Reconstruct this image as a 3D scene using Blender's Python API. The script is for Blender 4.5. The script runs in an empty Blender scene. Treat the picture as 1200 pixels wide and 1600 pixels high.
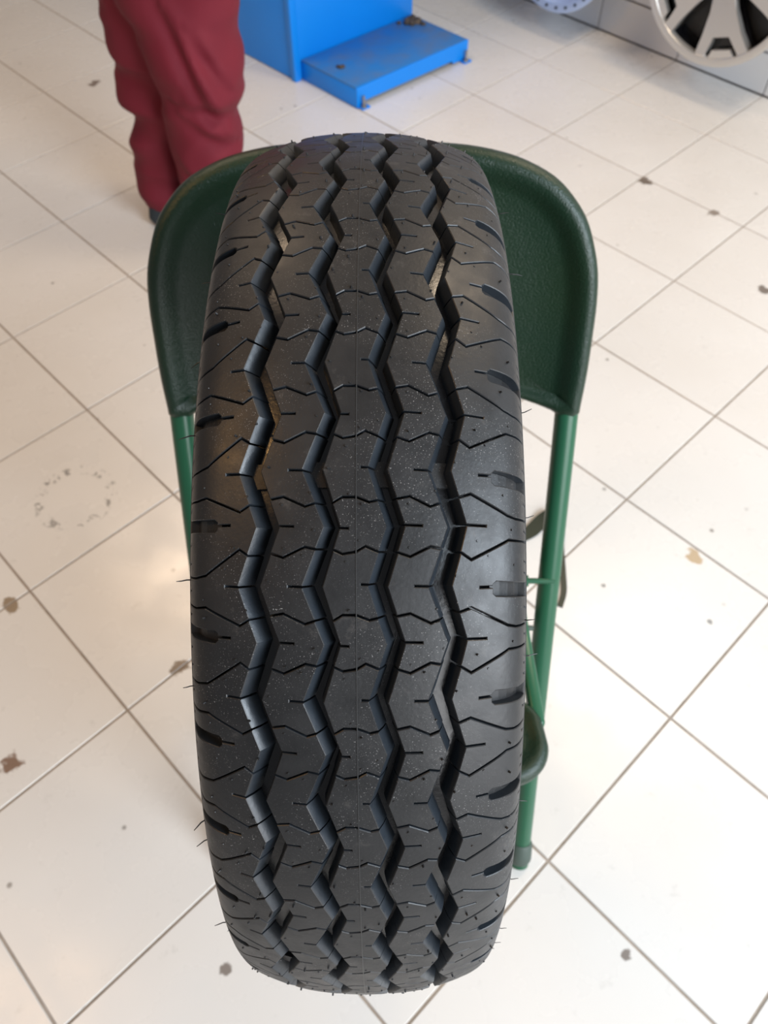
import bpy, bmesh, math, random
from math import sin, cos, pi, radians, sqrt, atan2
from mathutils import Vector, Matrix, noise
random.seed(7)
S = bpy.context.scene
C = S.collection

# ------------------------------------------------------------------ camera
cam_d = bpy.data.cameras.new('camera')
cam = bpy.data.objects.new('camera', cam_d); C.objects.link(cam); S.camera = cam
PIT = radians(54.2885); ROLL = radians(-0.206)
cam_d.sensor_fit = 'VERTICAL'; cam_d.sensor_height = 24.0
cam_d.lens = 24.0 * 1252.75 / 1600.0
cam_d.clip_start = 0.02; cam_d.clip_end = 60
fw = Vector((0, cos(PIT), -sin(PIT)))
r0 = Vector((1, 0, 0)); u0 = Vector((0, sin(PIT), cos(PIT)))
rt = r0 * cos(ROLL) + u0 * sin(ROLL); upv = u0 * cos(ROLL) - r0 * sin(ROLL)
mw = Matrix((rt, upv, -fw)).transposed().to_4x4()
mw.translation = Vector((0, 0, 1.362)); cam.matrix_world = mw
cam_d.dof.use_dof = True; cam_d.dof.focus_distance = 0.405; cam_d.dof.aperture_fstop = 9.0

# ------------------------------------------------------------------ world and lights
W = bpy.data.worlds.new('world'); S.world = W; W.use_nodes = True
bg = W.node_tree.nodes['Background']
bg.inputs[0].default_value = (0.90, 0.93, 1.0, 1); bg.inputs[1].default_value = 0.20

def area(name, loc, target, sx, sy, power, col):
    l = bpy.data.lights.new(name, 'AREA'); l.shape = 'RECTANGLE'; l.size = sx; l.size_y = sy
    l.energy = power; l.color = col
    o = bpy.data.objects.new(name, l); C.objects.link(o); o.location = loc
    o.rotation_euler = (Vector(target) - Vector(loc)).to_track_quat('-Z', 'Y').to_euler()
    return o
area('daylight_doorway', (2.4, -2.2, 1.9), (0, 0.5, 0.4), 3.0, 2.4, 125, (0.97, 0.98, 1.0))
area('cool_side_daylight', (2.1, -0.75, 2.35), (0, 0.5, 0.7), 1.5, 1.2, 92, (0.76, 0.88, 1.0))  # unseen bluish source from the right, added to reach into the tread grooves
area('warm_ceiling_lamp', (-1.7, 0.2, 2.9), (-0.3, 0.9, 0), 0.35, 0.7, 15, (1.0, 0.55, 0.20))
area('warm_ceiling_lamp', (-1.2, 2.6, 2.9), (-1.2, 2.6, 0), 0.6, 0.6, 24, (1.0, 0.74, 0.50))
area('warm_ceiling_lamp', (1.3, 1.9, 3.0), (0.9, 1.2, 0), 0.6, 0.6, 30, (1.0, 0.80, 0.58))
S.view_settings.view_transform = 'Standard'; S.view_settings.look = 'None'
S.view_settings.exposure = 0.12; S.view_settings.gamma = 1.0
S.view_settings.use_curve_mapping = False

# ------------------------------------------------------------------ helpers
def mat(name, col, rough=0.5, metal=0.0, spec=0.5, noise_amt=0.0, noise_scale=40, col2=None, bump=0.0, bump_scale=200, coat=0.0):
    m = bpy.data.materials.new(name); m.use_nodes = True
    nt = m.node_tree; b = nt.nodes['Principled BSDF']
    b.inputs['Base Color'].default_value = (*col, 1); b.inputs['Roughness'].default_value = rough
    b.inputs['Metallic'].default_value = metal; b.inputs['Specular IOR Level'].default_value = spec
    b.inputs['Coat Weight'].default_value = coat
    tc = nt.nodes.new('ShaderNodeTexCoord')
    if noise_amt > 0:
        n = nt.nodes.new('ShaderNodeTexNoise'); n.inputs['Scale'].default_value = noise_scale; n.inputs['Detail'].default_value = 5
        nt.links.new(tc.outputs['Object'], n.inputs['Vector'])
        mx = nt.nodes.new('ShaderNodeMix'); mx.data_type = 'RGBA'
        mr = nt.nodes.new('ShaderNodeMapRange'); mr.inputs['From Min'].default_value = 0.4; mr.inputs['From Max'].default_value = 0.7
        mr.inputs['To Max'].default_value = noise_amt
        nt.links.new(n.outputs['Fac'], mr.inputs['Value']); nt.links.new(mr.outputs['Result'], mx.inputs['Factor'])
        mx.inputs['A'].default_value = (*col, 1); mx.inputs['B'].default_value = (*(col2 or col), 1)
        nt.links.new(mx.outputs['Result'], b.inputs['Base Color'])
    if bump > 0:
        n2 = nt.nodes.new('ShaderNodeTexNoise'); n2.inputs['Scale'].default_value = bump_scale; n2.inputs['Detail'].default_value = 3
        nt.links.new(tc.outputs['Object'], n2.inputs['Vector'])
        bp = nt.nodes.new('ShaderNodeBump'); bp.inputs['Strength'].default_value = bump; bp.inputs['Distance'].default_value = 0.001
        nt.links.new(n2.outputs['Fac'], bp.inputs['Height']); nt.links.new(bp.outputs['Normal'], b.inputs['Normal'])
    return m

def link_mesh(name, bm, m, parent=None, smooth=None):
    me = bpy.data.meshes.new(name); bm.normal_update(); bm.to_mesh(me); bm.free()
    if m is not None: me.materials.append(m)
    if smooth is not None:
        me.shade_smooth(); me.set_sharp_from_angle(angle=radians(smooth))
    return link(name, me, parent)
def link(name, me, parent=None):
    o = bpy.data.objects.new(name, me); C.objects.link(o)
    if parent is not None: o.parent = parent
    return o
def thing(name, label, cat, loc=(0, 0, 0), group=None):
    o = bpy.data.objects.new(name, None); C.objects.link(o); o.location = loc
    o.empty_display_size = 0.05
    return tag(o, label, cat, group)
def tag(o, label, cat, group=None):
    o['label'] = label; o['category'] = cat
    if group: o['group'] = group
    return o

def add_box(bm, c, s, M=None, bev=0.0):
    r = bmesh.ops.create_cube(bm, size=1.0)
    vs = r['verts']
    for v in vs: v.co = Vector((v.co.x * s[0], v.co.y * s[1], v.co.z * s[2]))
    if bev > 0:
        es = list({e for v in vs for e in v.link_edges})
        g = bmesh.ops.bevel(bm, geom=es, offset=bev, segments=2, affect='EDGES', profile=0.5)
        vs = list({v for f in g['faces'] for v in f.verts} | {v for v in vs if v.is_valid})
    for v in vs:
        v.co = v.co + Vector(c)
        if M is not None: v.co = M @ v.co
    return vs

def add_tube(bm, pts, rad, seg=16, cap=True, squash=None):
    """sweep a circle along pts; rad number or list; squash=(a,b) scale in frame"""
    pts = [Vector(p) for p in pts]; n = len(pts)
    rads = rad if isinstance(rad, (list, tuple)) else [rad] * n
    rings = []; ref = None
    for i, p in enumerate(pts):
        t = (pts[min(i + 1, n - 1)] - pts[max(i - 1, 0)]).normalized()
        if ref is None:
            ref = Vector((1, 0, 0)) if abs(t.x) < 0.9 else Vector((0, 0, 1))
        a = (ref - t * ref.dot(t)).normalized(); b = t.cross(a); ref = a
        sa, sb = squash or (1, 1)
        rings.append([bm.verts.new(p + (a * cos(2 * pi * k / seg) * sa + b * sin(2 * pi * k / seg) * sb) * rads[i]) for k in range(seg)])
    for i in range(n - 1):
        for k in range(seg):
            bm.faces.new((rings[i][k], rings[i][(k + 1) % seg], rings[i + 1][(k + 1) % seg], rings[i + 1][k]))
    if cap:
        bm.faces.new(list(reversed(rings[0]))); bm.faces.new(rings[-1])
    return rings

def smooth_path(pts, n=8):
    pts = [Vector(p) for p in pts]; out = []
    P = [pts[0] * 2 - pts[1]] + pts + [pts[-1] * 2 - pts[-2]]
    for i in range(1, len(P) - 2):
        for k in range(n):
            t = k / n
            out.append(0.5 * ((2 * P[i]) + (P[i + 1] - P[i - 1]) * t + (2 * P[i - 1] - 5 * P[i] + 4 * P[i + 1] - P[i + 2]) * t * t + (3 * P[i] - P[i - 1] - 3 * P[i + 1] + P[i + 2]) * t ** 3))
    out.append(pts[-1]); return out

# ------------------------------------------------------------------ materials
def tile_material():
    m = bpy.data.materials.new('glazed_floor_tile'); m.use_nodes = True
    nt = m.node_tree; N = nt.nodes; L = nt.links; b = N['Principled BSDF']
    geo = N.new('ShaderNodeNewGeometry'); oi = N.new('ShaderNodeObjectInfo')
    def nz(scale, detail=4, rough=0.5):
        n = N.new('ShaderNodeTexNoise'); n.inputs['Scale'].default_value = scale; n.inputs['Detail'].default_value = detail
        n.inputs['Roughness'].default_value = rough; L.new(geo.outputs['Position'], n.inputs['Vector']); return n
    def rng(src, a, bb, lo=0.0, hi=1.0):
        r = N.new('ShaderNodeMapRange'); r.inputs['From Min'].default_value = a; r.inputs['From Max'].default_value = bb
        r.inputs['To Min'].default_value = lo; r.inputs['To Max'].default_value = hi; L.new(src, r.inputs['Value']); return r.outputs['Result']
    def mix(fac, A, B):
        x = N.new('ShaderNodeMix'); x.data_type = 'RGBA'
        if isinstance(fac, float): x.inputs['Factor'].default_value = fac
        else: L.new(fac, x.inputs['Factor'])
        for k, v in (('A', A), ('B', B)):
            if isinstance(v, tuple): x.inputs[k].default_value = (*v, 1)
            else: L.new(v, x.inputs[k])
        return x.outputs['Result']
    def mth(op, a, bb=None):
        x = N.new('ShaderNodeMath'); x.operation = op; x.use_clamp = False
        for i, v in enumerate((a, bb)):
            if v is None: continue
            if isinstance(v, (int, float)): x.inputs[i].default_value = v
            else: L.new(v, x.inputs[i])
        return x.outputs[0]
    base = mix(rng(oi.outputs['Random'], 0, 1), (0.66, 0.635, 0.60), (0.70, 0.68, 0.65))
    base = mix(rng(nz(2.2, 3).outputs['Fac'], 0.35, 0.7, 0, 0.55), base, (0.60, 0.565, 0.52))
    # fine grey scuffs and dark specks
    base = mix(rng(nz(26, 6, 0.7).outputs['Fac'], 0.62, 0.74, 0, 0.30), base, (0.38, 0.36, 0.33))
    vor = N.new('ShaderNodeTexVoronoi'); vor.inputs['Scale'].default_value = 17; L.new(geo.outputs['Position'], vor.inputs['Vector'])
    gate = rng(nz(5, 2).outputs['Fac'], 0.52, 0.6)
    sp = mth('MULTIPLY', rng(vor.outputs['Distance'], 0.10, 0.05), gate)
    base = mix(mth('MULTIPLY', sp, 0.8), base, (0.16, 0.14, 0.12))
    # dirt marks at definite spots of the floor
    wob = nz(38, 4, 0.6).outputs['Fac']
    def spot(base, x, y, r, col, k=0.9):
        d = N.new('ShaderNodeVectorMath'); d.operation = 'DISTANCE'; d.inputs[1].default_value = (x, y, 0)
        L.new(geo.outputs['Position'], d.inputs[0])
        dd = mth('ADD', d.outputs['Value'], mth('MULTIPLY', mth('SUBTRACT', wob, 0.5), r * 3.2))
        return mix(rng(dd, r * 1.05, r * 0.75, 0, k), base, col)
    for a in ((0.781, 2.185, .022, (0.10, 0.07, 0.05)), (0.623, 0.868, .017, (0.42, 0.30, 0.17)), (-0.722, 0.764, .018, (0.22, 0.15, 0.08)),
              (-0.375, 0.630, .016, (0.14, 0.09, 0.05)), (-0.640, 0.448, .019, (0.16, 0.08, 0.04)), (0.995, 1.69, .016, (0.12, 0.09, 0.07)),
              (0.944, 2.025, .018, (0.2, 0.16, 0.13)), (0.359, 0.159, .009, (0.16, 0.13, 0.11)), (-0.235, 0.144, .009, (0.16, 0.13, 0.11)),
              (-0.979, 2.781, .020, (0.16, 0.11, 0.08)), (-0.10, 1.9, .02, (0.2, 0.17, 0.15)), (0.43, 0.80, .005, (0.2, 0.2, 0.2)), (0.62, 0.72, .006, (0.2, 0.2, 0.2))):
        base = spot(base, *a)
    # broken ring of dark scuffs
    d = N.new('ShaderNodeVectorMath'); d.operation = 'DISTANCE'; d.inputs[1].default_value = (-0.655, 1.02, 0); L.new(geo.outputs['Position'], d.inputs[0])
    ring = rng(mth('ABSOLUTE', mth('SUBTRACT', d.outputs['Value'], 0.075)), 0.014, 0.005)
    ring = mth('MULTIPLY', ring, rng(nz(46, 4, 0.7).outputs['Fac'], 0.53, 0.58))
    base = mix(mth('MULTIPLY', ring, 0.8), base, (0.16, 0.15, 0.14))
    L.new(base, b.inputs['Base Color'])
    L.new(rng(nz(9, 4).outputs['Fac'], 0.3, 0.7, 0.20, 0.36), b.inputs['Roughness'])
    b.inputs['Specular IOR Level'].default_value = 0.5
    bp = N.new('ShaderNodeBump'); bp.inputs['Strength'].default_value = 0.05; bp.inputs['Distance'].default_value = 0.002
    L.new(nz(14, 2).outputs['Fac'], bp.inputs['Height']); L.new(bp.outputs['Normal'], b.inputs['Normal'])
    return m
M_tile = tile_material()
M_grout = mat('brown_grout', (0.34, 0.285, 0.235), 0.85, noise_amt=0.6, noise_scale=30, col2=(0.20, 0.16, 0.12))
M_wall = mat('wall_tile_glaze', (0.62, 0.61, 0.60), 0.25)
M_wallgrout = mat('wall_grout', (0.16, 0.14, 0.13), 0.9)
def rubber(name, col, rough, dust, edge=0.0):
    m = bpy.data.materials.new(name); m.use_nodes = True
    nt = m.node_tree; N = nt.nodes; L = nt.links; b = N['Principled BSDF']
    geo = N.new('ShaderNodeNewGeometry')
    def nz(scale, detail=4, r=0.5):
        n = N.new('ShaderNodeTexNoise'); n.inputs['Scale'].default_value = scale; n.inputs['Detail'].default_value = detail; n.inputs['Roughness'].default_value = r
        L.new(geo.outputs['Position'], n.inputs['Vector']); return n.outputs['Fac']
    def rng(src, a, bb, lo=0.0, hi=1.0):
        r = N.new('ShaderNodeMapRange'); r.inputs['From Min'].default_value = a; r.inputs['From Max'].default_value = bb
        r.inputs['To Min'].default_value = lo; r.inputs['To Max'].default_value = hi; L.new(src, r.inputs['Value']); return r.outputs['Result']
    def mix(fac, A, B):
        x = N.new('ShaderNodeMix'); x.data_type = 'RGBA'; L.new(fac, x.inputs['Factor'])
        for k, v in (('A', A), ('B', B)):
            if isinstance(v, tuple): x.inputs[k].default_value = (*v, 1)
            else: L.new(v, x.inputs[k])
        return x.outputs['Result']
    def mul(a, bb):
        x = N.new('ShaderNodeMath'); x.operation = 'MULTIPLY'; L.new(a, x.inputs[0])
        if isinstance(bb, float): x.inputs[1].default_value = bb
        else: L.new(bb, x.inputs[1])
        return x.outputs[0]
    c = mix(rng(nz(30, 5), 0.35, 0.7), col, tuple(v * 1.5 for v in col))
    if dust > 0:
        sp = mul(rng(nz(1500, 2, 0.4), 0.66, 0.74), rng(nz(22, 3), 0.42, 0.66))
        c = mix(mul(sp, dust), c, (0.30, 0.29, 0.28))
        sm = rng(nz(60, 6, 0.75), 0.60, 0.82, 0, dust * 0.30)
        c = mix(sm, c, (0.20, 0.18, 0.16))
    L.new(c, b.inputs['Base Color'])
    L.new(rng(nz(70, 4), 0.3, 0.7, rough - 0.06, rough + 0.08), b.inputs['Roughness'])
    b.inputs['Specular IOR Level'].default_value = 0.5
    bp = N.new('ShaderNodeBump'); bp.inputs['Strength'].default_value = 0.25; bp.inputs['Distance'].default_value = 0.0004
    L.new(nz(420, 3), bp.inputs['Height']); L.new(bp.outputs['Normal'], b.inputs['Normal'])
    return m
M_tread = rubber('tread_rubber', (0.0100, 0.0100, 0.0104), 0.46, 0.85)
M_groove = rubber('groove_rubber', (0.007, 0.007, 0.0078), 0.25, 0.0)
M_bwall = rubber('block_wall_rubber_sky_tint', (0.0125, 0.0160, 0.0205), 0.38, 0.0)  # bluish sky sheen on the block walls is painted into this base colour
M_side = rubber('sidewall_rubber', (0.016, 0.016, 0.016), 0.42, 0.4)
M_seam = mat('mould_seam_rubber', (0.03, 0.03, 0.03), 0.4)
M_hair = mat('vent_hair_rubber', (0.012, 0.012, 0.012), 0.45)
M_plas = mat('dark_green_textured_plastic', (0.0026, 0.020, 0.0085), 0.36, noise_amt=0.5, noise_scale=6, col2=(0.007, 0.024, 0.006), bump=0.8, bump_scale=500)
M_green = mat('green_painted_steel', (0.013, 0.088, 0.042), 0.33, bump=0.05, bump_scale=60)
M_foot = mat('grey_green_rubber_foot', (0.06, 0.085, 0.07), 0.6)
M_blue = mat('bright_blue_paint', (0.0, 0.23, 0.78), 0.42, noise_amt=0.2, noise_scale=8, col2=(0.0, 0.19, 0.66))
M_bluetop = mat('dusty_blue_paint', (0.02, 0.17, 0.46), 0.5, noise_amt=0.7, noise_scale=14, col2=(0.09, 0.15, 0.27))
M_steel = mat('dull_steel', (0.35, 0.33, 0.31), 0.4, metal=0.9)
M_dirt = mat('dark_dirt', (0.045, 0.035, 0.028), 0.9, noise_amt=0.8, noise_scale=60, col2=(0.14, 0.10, 0.07))
M_maroon = mat('maroon_twill', (0.150, 0.003, 0.015), 0.8, noise_amt=0.4, noise_scale=12, col2=(0.115, 0.002, 0.012), bump=0.3, bump_scale=500)
M_skin = mat('skin', (0.16, 0.08, 0.05), 0.5)
M_shoe = mat('dark_shoe', (0.018, 0.026, 0.032), 0.6)
M_hairp = mat('short_black_hair', (0.01, 0.009, 0.008), 0.7)
M_alloy = mat('machined_alloy', (0.62, 0.60, 0.57), 0.32, metal=0.75)
M_alloyb = mat('gloss_black_alloy', (0.004, 0.004, 0.005), 0.16)
M_paleblue = mat('pale_blue_lacquered_alloy', (0.42, 0.52, 0.72), 0.35, metal=0.3)
M_strap = mat('dark_olive_rubber_strap', (0.012, 0.020, 0.010), 0.45)

# ------------------------------------------------------------------ tile grid
T = 0.34
UX = Vector((0.69388638, -0.7200845, 0)); VX = Vector((0.7200845, 0.69388638, 0))
G0 = Vector((1.73677643, 2.18997066, 0)) - VX * T * 5
def G(a, b, z=0.0): return G0 + UX * (T * a) + VX * (T * b) + Vector((0, 0, z))
def project(P):
    d = P - mw.translation; z = d.dot(fw)
    if z < 0.05: return None
    return 600 + 1252.75 * d.dot(rt) / z, 800 - 1252.75 * d.dot(upv) / z

JT = 0.0042     # joint width
GZ = -0.0022    # joint depth
RotT = Matrix((UX, VX, Vector((0, 0, 1)))).transposed()
bm = bmesh.new()
vs = [bm.verts.new(G(a, b, GZ)) for a, b in ((-22, -14), (12, -14), (12, 5.0), (-22, 5.0))]
bm.faces.new(vs)
r = bmesh.ops.extrude_face_region(bm, geom=bm.faces[:])
for g in r['geom']:
    if isinstance(g, bmesh.types.BMVert): g.co.z -= 0.03
floor = link_mesh('floor', bm, M_grout); floor['kind'] = 'structure'; floor['label'] = 'white square ceramic tiles with brown joints, laid diagonally'
def tile_bm(bm, c=Vector((0, 0, 0)), R=True, w=T - JT, h=T - JT, th=0.005):
    vs0 = set(bm.verts)
    add_box(bm, (0, 0, -th / 2), (w, h, th))
    new = [v for v in bm.verts if v not in vs0]
    top = [e for e in bm.edges if all(v in new and v.co.z > -1e-6 for v in e.verts)]
    bmesh.ops.bevel(bm, geom=top, offset=0.0012, segments=1, affect='EDGES')
    for v in bm.verts:
        if v not in vs0: v.co = RotT @ v.co + c
tb = bmesh.new(); tile_bm(tb)
tile_me = bpy.data.meshes.new('tile'); tb.to_mesh(tile_me); tb.free(); tile_me.materials.append(M_tile)
far = bmesh.new()
for a in range(-22, 12):
    for b in range(-14, 5):
        c = G(a + .5, b + .5)
        ps = [project(G(a + i, b + j)) for i in (0, 1) for j in (0, 1)] + [project(c)]
        near = any(p and -160 < p[0] < 1360 and -120 < p[1] < 1720 for p in ps)
        if near:
            o = link('tile', tile_me, floor); o.location = c + Vector((0, 0, random.uniform(-0.0003, 0.0003)))
        else:
            add = bmesh.ops.create_grid(far, x_segments=1, y_segments=1, size=(T - JT) / 2)
            for v in add['verts']: v.co = RotT @ v.co + c
o = link_mesh('tile_field', far, M_tile, floor); o['kind'] = 'stuff'

# back wall with tiled skirting
wall = bmesh.new()
RW = Matrix((UX, VX, Vector((0, 0, 1)))).transposed()
def wbox(bm, a0, a1, z0, z1, y0, y1, bev=0.0):
    """box along the wall: a in tile units along the wall, y distance beyond the tiles' face line"""
    w = (a1 - a0) * T
    vs = add_box(bm, (0, 0, 0), (w, y1 - y0, z1 - z0), None, bev)
    o = G((a0 + a1) / 2, 5) + VX * ((y0 + y1) / 2) + Vector((0, 0, (z0 + z1) / 2))
    for v in vs: v.co = RW @ v.co + o
wbox(wall, -14, 6, GZ - 0.03, 2.6, 0.010, 0.16)
wall_o = link_mesh('wall_back', wall, M_wallgrout); wall_o['kind'] = 'structure'
skb = bmesh.new(); wbox(skb, -14, 6, -0.002, 0.1235, 0.0065, 0.0102)
base_o = link_mesh('baseboard_back', skb, M_wallgrout); base_o['kind'] = 'structure'
for a in range(-12, 5):
    g = 0.5 * JT / T
    t_ = bmesh.new(); wbox(t_, a + g, a + 1 - g, 0.004, 0.121, 0.0, 0.0075, 0.0012)
    link_mesh('tile', t_, M_wall, base_o)
    for k in range(3):
        if a < -8 or a > 1: continue
        t_ = bmesh.new(); wbox(t_, a + g, a + 1 - g, 0.1265 + k * T, 0.1265 + (k + 1) * T - 0.004, 0.003, 0.0115, 0.0012)
        link_mesh('tile', t_, M_wall, wall_o)
t_ = bmesh.new(); wbox(t_, -14, 6, 0.1265 + 3 * T, 2.58, 0.004, 0.0115)
o = link_mesh('upper_wall_panel', t_, M_wall, wall_o)
for (a0, a1) in ((-14, -8), (2, 6)):
    t_ = bmesh.new(); wbox(t_, a0, a1, 0.1265, 0.1225 + 3 * T, 0.004, 0.0115); link_mesh('side_wall_panel', t_, M_wall, wall_o)

# ------------------------------------------------------------------ tyre
RT = 0.333
TC = Vector((-0.0130, 0.3825, 0.7697))
prof_pts = [(0, 0), (.012, .0003), (.025, .0012), (.037, .0027), (.046, .0046), (.055, .0071), (.063, .0098), (.070, .0126), (.0755, .0160), (.0795, .0200), (.0822, .0250), (.0840, .0305), (.0855, .0390), (.0862, .0500), (.0858, .0640), (.0840, .0830), (.0795, .1020), (.0752, .1180), (.0735, .1260), (.0700, .1300), (.0640, .1310)]
PP = smooth_path([(a, 0, d) for a, d in prof_pts], 6)
PQ = [0.0]
for i in range(1, len(PP)): PQ.append(PQ[-1] + (PP[i] - PP[i - 1]).length)
def prof(q):
    """lateral arc length -> x, radial drop, outward normal"""
    s = 1 if q >= 0 else -1; a = min(abs(q), PQ[-1] - 1e-6)
    lo, hi = 0, len(PQ) - 1
    while hi - lo > 1:
        m_ = (lo + hi) // 2
        if PQ[m_] <= a: lo = m_
        else: hi = m_
    f = (a - PQ[lo]) / (PQ[hi] - PQ[lo]); p = PP[lo].lerp(PP[hi], f); t = (PP[hi] - PP[lo]).normalized()
    return s * p.x, p.z, Vector((s * t.z, 0, t.x))     # normal (x, radial)
def x2q(x):
    s = 1 if x >= 0 else -1; a = abs(x)
    for i in range(1, len(PP)):
        if PP[i].x >= a:
            f = (a - PP[i - 1].x) / (PP[i].x - PP[i - 1].x); return s * (PQ[i - 1] + f * (PQ[i] - PQ[i - 1]))
    return s * PQ[-1]
def u2q(u):
    x = u * .372 / 1252.75
    for _ in range(6):
        d = prof(x2q(x))[1]; x = (u - 49) * (.372 + d) / 1252.75 + .01455
    return x2q(x)
NP = 38; PA = 2 * pi / NP; PL = 0.0551
TH0 = radians(87.76)
def tmap(q, t, dep):
    """flat tread coords -> tyre local 3D. t metres along (0..PL per pitch), dep inward"""
    x, d, n = prof(q); th = t / PL * PA
    x -= n.x * dep; r = RT - d - n.z * dep
    return Vector((x, r * cos(th), r * sin(th)))
KR = 0.49
GL = {'1L': (-184, -155), '1R': (-150.5, -120.5), '2L': (-85, -50), '2R': (-53, -25), '3L': (18, 48), '3R': (49, 77), '4L': (113, 144), '4R': (149.5, 174)}
GL = {k: (u2q(a), u2q(b)) for k, (a, b) in GL.items()}
def edge_q(k, s):
    a, b = GL[k]; s = s % 1.0
    return a + (b - a) * (s / KR) if s < KR else b + (a - b) * ((s - KR) / (1 - KR))
DEP = 0.0095; GAP = 0.0011
QOUT = x2q(0.0838)
def path(lst): return [(u2q(u), s) for u, s in lst]
RIBS = {
 'SR': dict(l='4R', r=None, A=[(162, .23), (180, .195), (237, .375), (250, .40), (262, .41)], B=[(163, .71), (180, .775), (239, .60), (252, .605), (262, .615)],
            notL=[(.47, 204)], slot=(-.03, .105, .02, 214, 193)),
 'R4': dict(l='3R', r='4L', A=[(67, .25), (84, .228), (116, .315), (135, .285)], B=[(67, .71), (84, .745), (116, .66), (135, .68)], notL=[(KR - .015, 104)], notR=[(0.0, 91)]),
 'CE': dict(l='2R', r='3L', A=[(-36, .285), (-22, .236), (0, .238), (20, .28), (34, .262)], B=[(-36, .685), (-22, .72), (0, .70), (14, .655), (34, .705)], notL=[(KR + .01, -12)], notR=[(-.02, 7)]),
 'R2': dict(l='1R', r='2L', A=[(-131, .25), (-115, .228), (-81, .315), (-64, .285)], B=[(-131, .715), (-115, .75), (-81, .66), (-64, .68)], notL=[(KR - .01, -98)], notR=[(0.0, -107)]),
 'SL': dict(l=None, r='1L', A=[(-262, .215), (-250, .225), (-236, .205), (-183, .35), (-164, .29)], B=[(-262, .95), (-250, .945), (-235, .915), (-183, .68), (-164, .735)],
            notR=[(0.01, -205)], slot=(.41, .525, .465, -217, -197)),
}
def sipe_line(rb, key, shift, s_add):
    p = path(rb[key])
    if rb['l']:
        s = p[0][1]; p[0] = (edge_q(rb['l'], s), s)
    else: p[0] = (-QOUT, p[0][1])
    if rb['r']:
        s = p[-1][1]; p[-1] = (edge_q(rb['r'], s), s)
    else: p[-1] = (QOUT, p[-1][1])
    return [(q, (s + s_add) * PL + shift) for q, s in p]
def side_pts(rb, side, t0, t1):
    """points down one side from t0 to t1 (metres), excluding ends; returns (q,t,tagside)"""
    ev = []
    k = rb['l'] if side == 'L' else rb['r']
    sgn = 1 if side == 'L' else -1
    if k:
        for n_ in range(-1, 3):
            for s in (0.0, KR):
                t = (n_ + s) * PL
                if t0 + 1e-4 < t < t1 - 1e-4: ev.append((t, [(edge_q(k, s), t, side)]))
        for s, ue in rb.get('not' + side, []):
            for n_ in range(-1, 3):
                t = (n_ + s) * PL
                if t0 + .002 < t < t1 - .002:
                    w = .00050; qe = u2q(ue); ed = edge_q(k, s)
                    ev = [e for e in ev if abs(e[0] - t) > .0017]
                    sl = (qe - ed) * 0.04
                    ev.append((t, [(edge_q(k, s - w / PL), t - w, side), (qe, t - w + sl, None), (qe, t + w + sl, None), (edge_q(k, s + w / PL), t + w, side)]))
    else:
        qo = QOUT if side == 'R' else -QOUT
        sl = rb['slot']
        for n_ in range(-1, 3):
            t = (n_ + (sl[0] + sl[1]) / 2) * PL
            if t0 + .004 < t < t1 - .004:
                a, b_ = (n_ + sl[0]) * PL, (n_ + sl[1]) * PL; m_ = (n_ + sl[2]) * PL; w = .0006
                qi, qs = u2q(sl[3]), u2q(sl[4]); o_ = .0022 if side == 'R' else -.0008
                sd = 1 if side == 'R' else -1
                ev.append((t, [(qo, a + o_, None), (qi + sd * .0016, a, None), (qi, a + .0014, None), (qi, m_ - w, None), (qs, m_ - w, None), (qs, m_ + w, None), (qi, m_ + w, None), (qi, b_ - .0014, None), (qi + sd * .0016, b_, None), (qo, b_ + o_, None)]))
        ticks = ([.235, .50, .79, .90] if side == 'R' else [.06, .29, .62, .80])
        for s in ticks:
            for n_ in range(-1, 3):
                t = (n_ + s) * PL
                if t0 + .002 < t < t1 - .002:
                    w = .0005; qi = (QOUT - .0055) * (1 if side == 'R' else -1)
                    ev.append((t, [(qo, t - w + .0015, None), (qi, t - w, None), (qi, t + w, None), (qo, t + w + .0015, None)]))
    ev.sort(key=lambda e: e[0]); out = []
    for e in ev: out += e[1]
    return out
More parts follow.
